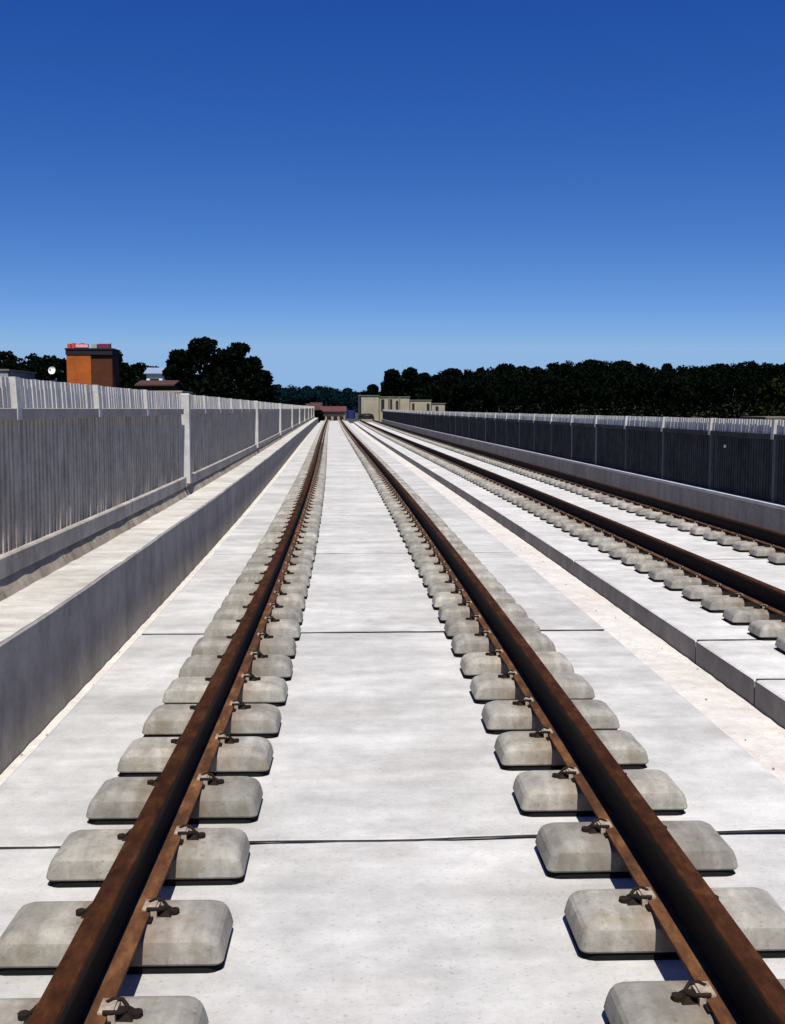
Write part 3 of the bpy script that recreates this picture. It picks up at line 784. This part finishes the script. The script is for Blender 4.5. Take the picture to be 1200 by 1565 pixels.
# ================================================================ BUILDINGS AND THINGS FAR OFF
# orange brick tower
Yt = 95.0
a = at(103, 595, Yt); b = at(140, 595, Yt); c = at(172, 595, Yt); topz = at(103, 532, Yt).z; roofz = at(103, 542, Yt).z
gz = terrain(a.x, Yt)
tw = empty('brick_tower', (a.x, Yt, gz)); tag(tw, 'square orange brick tower with a black top band, above the left fence', 'tower')
w1 = b.x - a.x; w2 = c.x - b.x
mb = MB(); mb.box(0, w1, 0, 3.2, 0, roofz - gz); mb.build('brick_shaft', M['brick'], tw)
mb = MB(); mb.box(w1 + 0.003, w1 + w2, 0.12, 3.2, 0, roofz - gz - 0.001); mb.build('dark_shaft', M['brick_dark'], tw)
mb = MB(); mb.box(-0.06, w1 + w2 + 0.06, -0.06, 3.26, roofz - gz, topz - gz - 0.12); mb.box(-0.12, w1 + w2 + 0.12, -0.12, 3.32, topz - gz - 0.12 + 0.001, topz - gz); mb.build('top_band', M['tar'], tw)
mb = MB()
for i in range(5): mb.box(0.08 + i * 0.34, 0.34 + i * 0.34, 0.0, 0.5, topz - gz, topz - gz + 0.36 + 0.05 * (i % 2))
mb.build('red_parapet_block', M['red'], tw)
mb = MB(); mb.box(0.75, 1.75, -0.05, -0.002, topz - gz + 0.06, topz - gz + 0.30); mb.build('pink_panel', M['pink'], tw)
mb = MB(); mb.box(2.02, 2.45, 0.0, 0.5, topz - gz, topz - gz + 0.33); mb.build('green_box', M['green'], tw)
mb = MB(); mb.box(2.55, 3.5, 0.0, 0.6, topz - gz, topz - gz + 0.36); mb.build('plum_box', M['plum'], tw)
mb = MB(); mb.tube([(3.3, 1.5, topz - gz), (3.3, 1.5, topz - gz + 0.5)], [0.04, 0.03], 6); mb.build('vent_pipe', M['tar'], tw)

# satellite dish
p = at(80, 566, 60); g0 = at(68, 600, 60)
ds = empty('satellite_dish', (p.x, p.y, terrain(p.x, 60))); tag(ds, 'white satellite dish on a mast, left of the orange tower', 'dish')
hz = p.z - terrain(p.x, 60)
mb = MB(); mb.tube([(-0.12, 0.1, -0.1), (-0.12, 0.1, hz * 0.6), (-0.1, 0.1, hz - 0.05)], [0.05, 0.04, 0.03], 8); mb.build('mast', M['steel'], ds)
mb = MB(); ringsl = []
for k, (rad, dep) in enumerate([(0.02, 0.10), (0.07, 0.095), (0.14, 0.06), (0.20, 0.0), (0.20, 0.012), (0.14, 0.075), (0.07, 0.112), (0.02, 0.118)]):
    ringsl.append([(rad * math.cos(R(t)) * 0.9, dep - 0.1 + rad * math.sin(R(t)) * 0.35, hz + rad * math.sin(R(t))) for t in range(0, 360, 20)])
mb.rings(ringsl); mb.build('dish', M['white'], ds, smooth=40)
mb = MB(); mb.tube([(0, -0.1, hz - 0.25), (0, -0.42, hz - 0.02)], [0.012, 0.012], 6); mb.box(-0.03, 0.03, -0.47, -0.40, hz - 0.04, hz + 0.04); mb.build('feed_arm', M['steel'], ds)

def gable(name, label, px0, px1, pyeave, pyridge, Y, depth, wall, roof, windows=3, cat='house', base=None, ridge_along=True, door=False):
    A = at(px0, pyeave, Y); B = at(px1, pyeave, Y); rz = at(px0, pyridge, Y).z
    gz = min(terrain(A.x, Y), A.z - 2.6) if base is None else base
    root = empty(name, (A.x, Y, gz)); tag(root, label, cat)
    W = B.x - A.x; E = A.z - gz; Rg = rz - gz
    mb = MB(); mb.box(0, W, 0, depth, 0, E); mb.build('wall', wall, root)
    o = 0.3; mb = MB()
    mb.add([(-o, -o, E - 0.05), (W + o, -o, E - 0.05), (W + o, depth / 2, Rg), (-o, depth / 2, Rg), (-o, depth + o, E - 0.05), (W + o, depth + o, E - 0.05),
            (-o, -o, E + 0.07), (W + o, -o, E + 0.07), (W + o, depth / 2, Rg + .12), (-o, depth / 2, Rg + .12), (-o, depth + o, E + .07), (W + o, depth + o, E + .07)],
           [(0, 1, 2, 3), (3, 2, 5, 4), (6, 9, 8, 7), (9, 10, 11, 8), (0, 6, 7, 1), (4, 5, 11, 10), (0, 3, 9, 6), (3, 4, 10, 9), (1, 7, 8, 2), (2, 8, 11, 5)])
    mb.build('roof', roof, root)
    for i in range(windows):
        x = W * (i + 0.5) / windows; ww = min(0.5, W / windows * 0.28)
        mb = MB(); mb.box(x - ww - .06, x + ww + .06, -0.05, -0.003, E - 1.75, E - 0.55); fr_ = mb.build('window', M['beige'], root)
        mb = MB(); mb.box(x - ww, x + ww, -0.07, -0.051, E - 1.68, E - 0.62); mb.build('pane', M['glass'], fr_)
    return root
def flatb(name, label, px0, px1, pytop, Y, depth, wall, win, cat='building', band=None, pilasters=0):
    A = at(px0, pytop, Y); B = at(px1, pytop, Y); gz = min(terrain(A.x, Y), terrain(B.x, Y)) - 0.2
    root = empty(name, (A.x, Y, gz)); tag(root, label, cat)
    W = B.x - A.x; H = A.z - gz
    mb = MB(); mb.box(0, W, 0, depth, 0, H - 0.12); mb.build('wall', wall, root)
    mb = MB(); mb.box(-0.12, W + 0.12, -0.12, depth + .12, H - 0.12 + .001, H); mb.build('roof', band or M['beige'], root)
    for i in range(pilasters):
        x = W * (i + 1) / (pilasters + 1); mb = MB(); mb.box(x - .12, x + .12, -0.15, -0.002, 0, H - 0.13); mb.build('pilaster', M['beige'], root)
    for (u0, u1, v0, v1) in win:
        mb = MB(); mb.box(W * u0 - .05, W * u1 + .05, -0.05, -0.003, H * v0 - .05, H * v1 + .05); f_ = mb.build('window', M['beige'], root)
        mb = MB(); mb.box(W * u0, W * u1, -0.07, -0.051, H * v0, H * v1); mb.build('pane', M['glass'], f_)
    return root
flatb('building', 'tall cream block with plain walls, left end of the cream buildings', 549, 579, 604, 185, 8, M['cream'], [(0.0, 0.10, 0.3, 0.95)])
flatb('building', 'middle cream building with dark gaps between its pillars, below the pines', 580, 626, 606, 186, 8, M['cream'],
      [(0.06, 0.16, 0.5, 0.9), (0.3, 0.42, 0.5, 0.9), (0.55, 0.62, 0.5, 0.85)], pilasters=2)
flatb('building', 'lower cream building right of the pillared one', 627, 659, 611, 187, 8, M['cream'], [(0.1, 0.2, 0.5, 0.85), (0.8, 0.92, 0.5, 0.85)])
flatb('building', 'lowest cream shed at the right end of the cream buildings', 660, 680, 616, 188, 7, M['cream'], [(0.3, 0.5, 0.5, 0.85)])
gable('house', 'long low pale house with dull red roof where the tracks end', 489, 527, 629, 622, 182, 7, M['cream'], M['tile'], 4, base=-1.5)
gable('house', 'small house with dark brown roof left of the long pale house', 470, 486, 627, 618, 175, 5, M['brown'], M['brown'], 1, base=-2)
gable('house', 'little pale house left of the red tiled one, against the far wood', 476, 490, 622, 616, 205, 6, M['white'], M['brown'], 1, base=-2)
flatb('building', 'long low beige wall-like building above the left fence, right of the tower', 176, 276, 597, 70, 5, M['cream'], [(0.36, 0.42, 0.9, 0.97), (0.84, 0.9, 0.9, 0.97)], band=M['cream'])
gable('house', 'house with brown roof showing between the beige building and left clump', 212, 262, 589, 582, 100, 6, M['brown'], M['brown'], 2)
gable('house', 'house with pale blue-grey roof glinting among the left trees', 224, 248, 571, 562, 140, 6, M['white'], M['roofblue'], 1)
flatb('building', 'grey block cut off by the left picture edge, above the fence', -60, 12, 564, 90, 8, M['wall'], [(0.7, 0.8, 0.86, 0.95), (0.9, 0.97, 0.86, 0.95)])
flatb('building', 'pale cream shed peeping over the right end of the fence', 1172, 1230, 637, 80, 5, M['cream'], [(0.5, 0.7, 0.6, 0.9)])

# things standing at the far end of the deck
def lump(name, label, cat, px0, px1, pyt, pyb, Y, mat, seed, boxy):
    A = at(px0, pyb, Y); B = at(px1, pyt, Y); r = random.Random(seed)
    W = B.x - A.x; H = B.z - A.z; D = W * 0.9
    return A, W, H, D
A, W, H, D = lump('', '', '', 529, 543, 627, 640, 148, None, 1, True)
tk = empty('water_tank', (A.x, 147.5, A.z)); tag(tk, 'blue covered tank standing at the far end of the near track', 'tank')
mb = MB(); mb.rings([[(W / 2 + W / 2 * k * math.cos(R(t)), D / 2 * k * math.sin(R(t)) + D / 2, z) for t in range(0, 360, 24)] for z, k in ((0, 0.96), (H * .05, 1), (H * .3, .985), (H * .33, 1.0), (H * .6, .985), (H * .63, 1.0), (H * 0.88, 0.99))]); mb.build('tank_body', M['blue'], tk, smooth=40)
mb = MB(); mb.rings([[(W / 2 + W / 2 * k * math.cos(R(t)), D / 2 * k * math.sin(R(t)) + D / 2, z) for t in range(0, 360, 24)] for z, k in ((H * 0.881, 1.03), (H * .92, 1.03), (H * .98, 0.5), (H, 0.2))]); mb.build('lid', M['blue'], tk, smooth=40)
# dark track trolley on the second track
A = at(549, 640, 148); B = at(569, 632, 148)
tr_ = empty('track_trolley', (A.x, 147, S2 + 0.30 + rise(147))); tag(tr_, 'black loaded track trolley standing at the far end of the second track', 'trolley')
W = B.x - A.x + 0.25
mb = MB(); mb.box(0, W, 0, 2.0, 0.06, 0.34); mb.box(0.1, 0.2, 0.0, 2.0, 0.14, 0.219); mb.box(W - .2, W - .1, 0, 2.0, 0.14, 0.219); mb.build('trolley_bed', M['black'], tr_)
for sx in (0.12, W - 0.12):
    for sy in (0.35, 1.65):
        mb = MB(); mb.tube([(sx - .05, sy, 0.15), (sx + .05, sy, 0.15)], [0.15, 0.15], 16); mb.build('wheel', M['black'], tr_)
mb = MB(); ld = []
for z, k in ((0.341, 0.97), (0.5, 1.0), (0.66, 0.86), (0.76, 0.6), (0.8, 0.25)):
    ld.append([(W / 2 + W / 2 * k * math.cos(R(t)) * (1 + .08 * math.sin(3 * R(t) + z * 9)), 1.0 + k * math.sin(R(t)), z) for t in range(0, 360, 24)])
mb.rings(ld); mb.build('load', M['black'], tr_, smooth=50)
# buffer beam across the near track
bs = empty('buffer_stop', (XL + off(149.3), 149.3, rise(149))); tag(bs, 'low dark buffer stop across the end of the near track', 'buffer stop')
mb = MB(); mb.box(-0.35, 2.0, 0, 0.25, 0.55, 0.80); mb.build('beam', M['brown'], bs)
for x in (0.0, 1.66):
    mb = MB(); mb.box(x - .1, x + .1, 0.02, 0.22, 0.0, 0.549); mb.tube([(x, 0.2, 0.6), (x, 0.68, 0.02)], [0.05, 0.05], 6); mb.build('post', M['black'], bs)
tree('dark green bush beside the far end of the left fence', 487, 626, 154, 2.9, M['leaf'], 77, ground=-1.2, trunkfrac=0.15, clumps=10, per=140, leaf=0.12, name='bush', cat='bush')
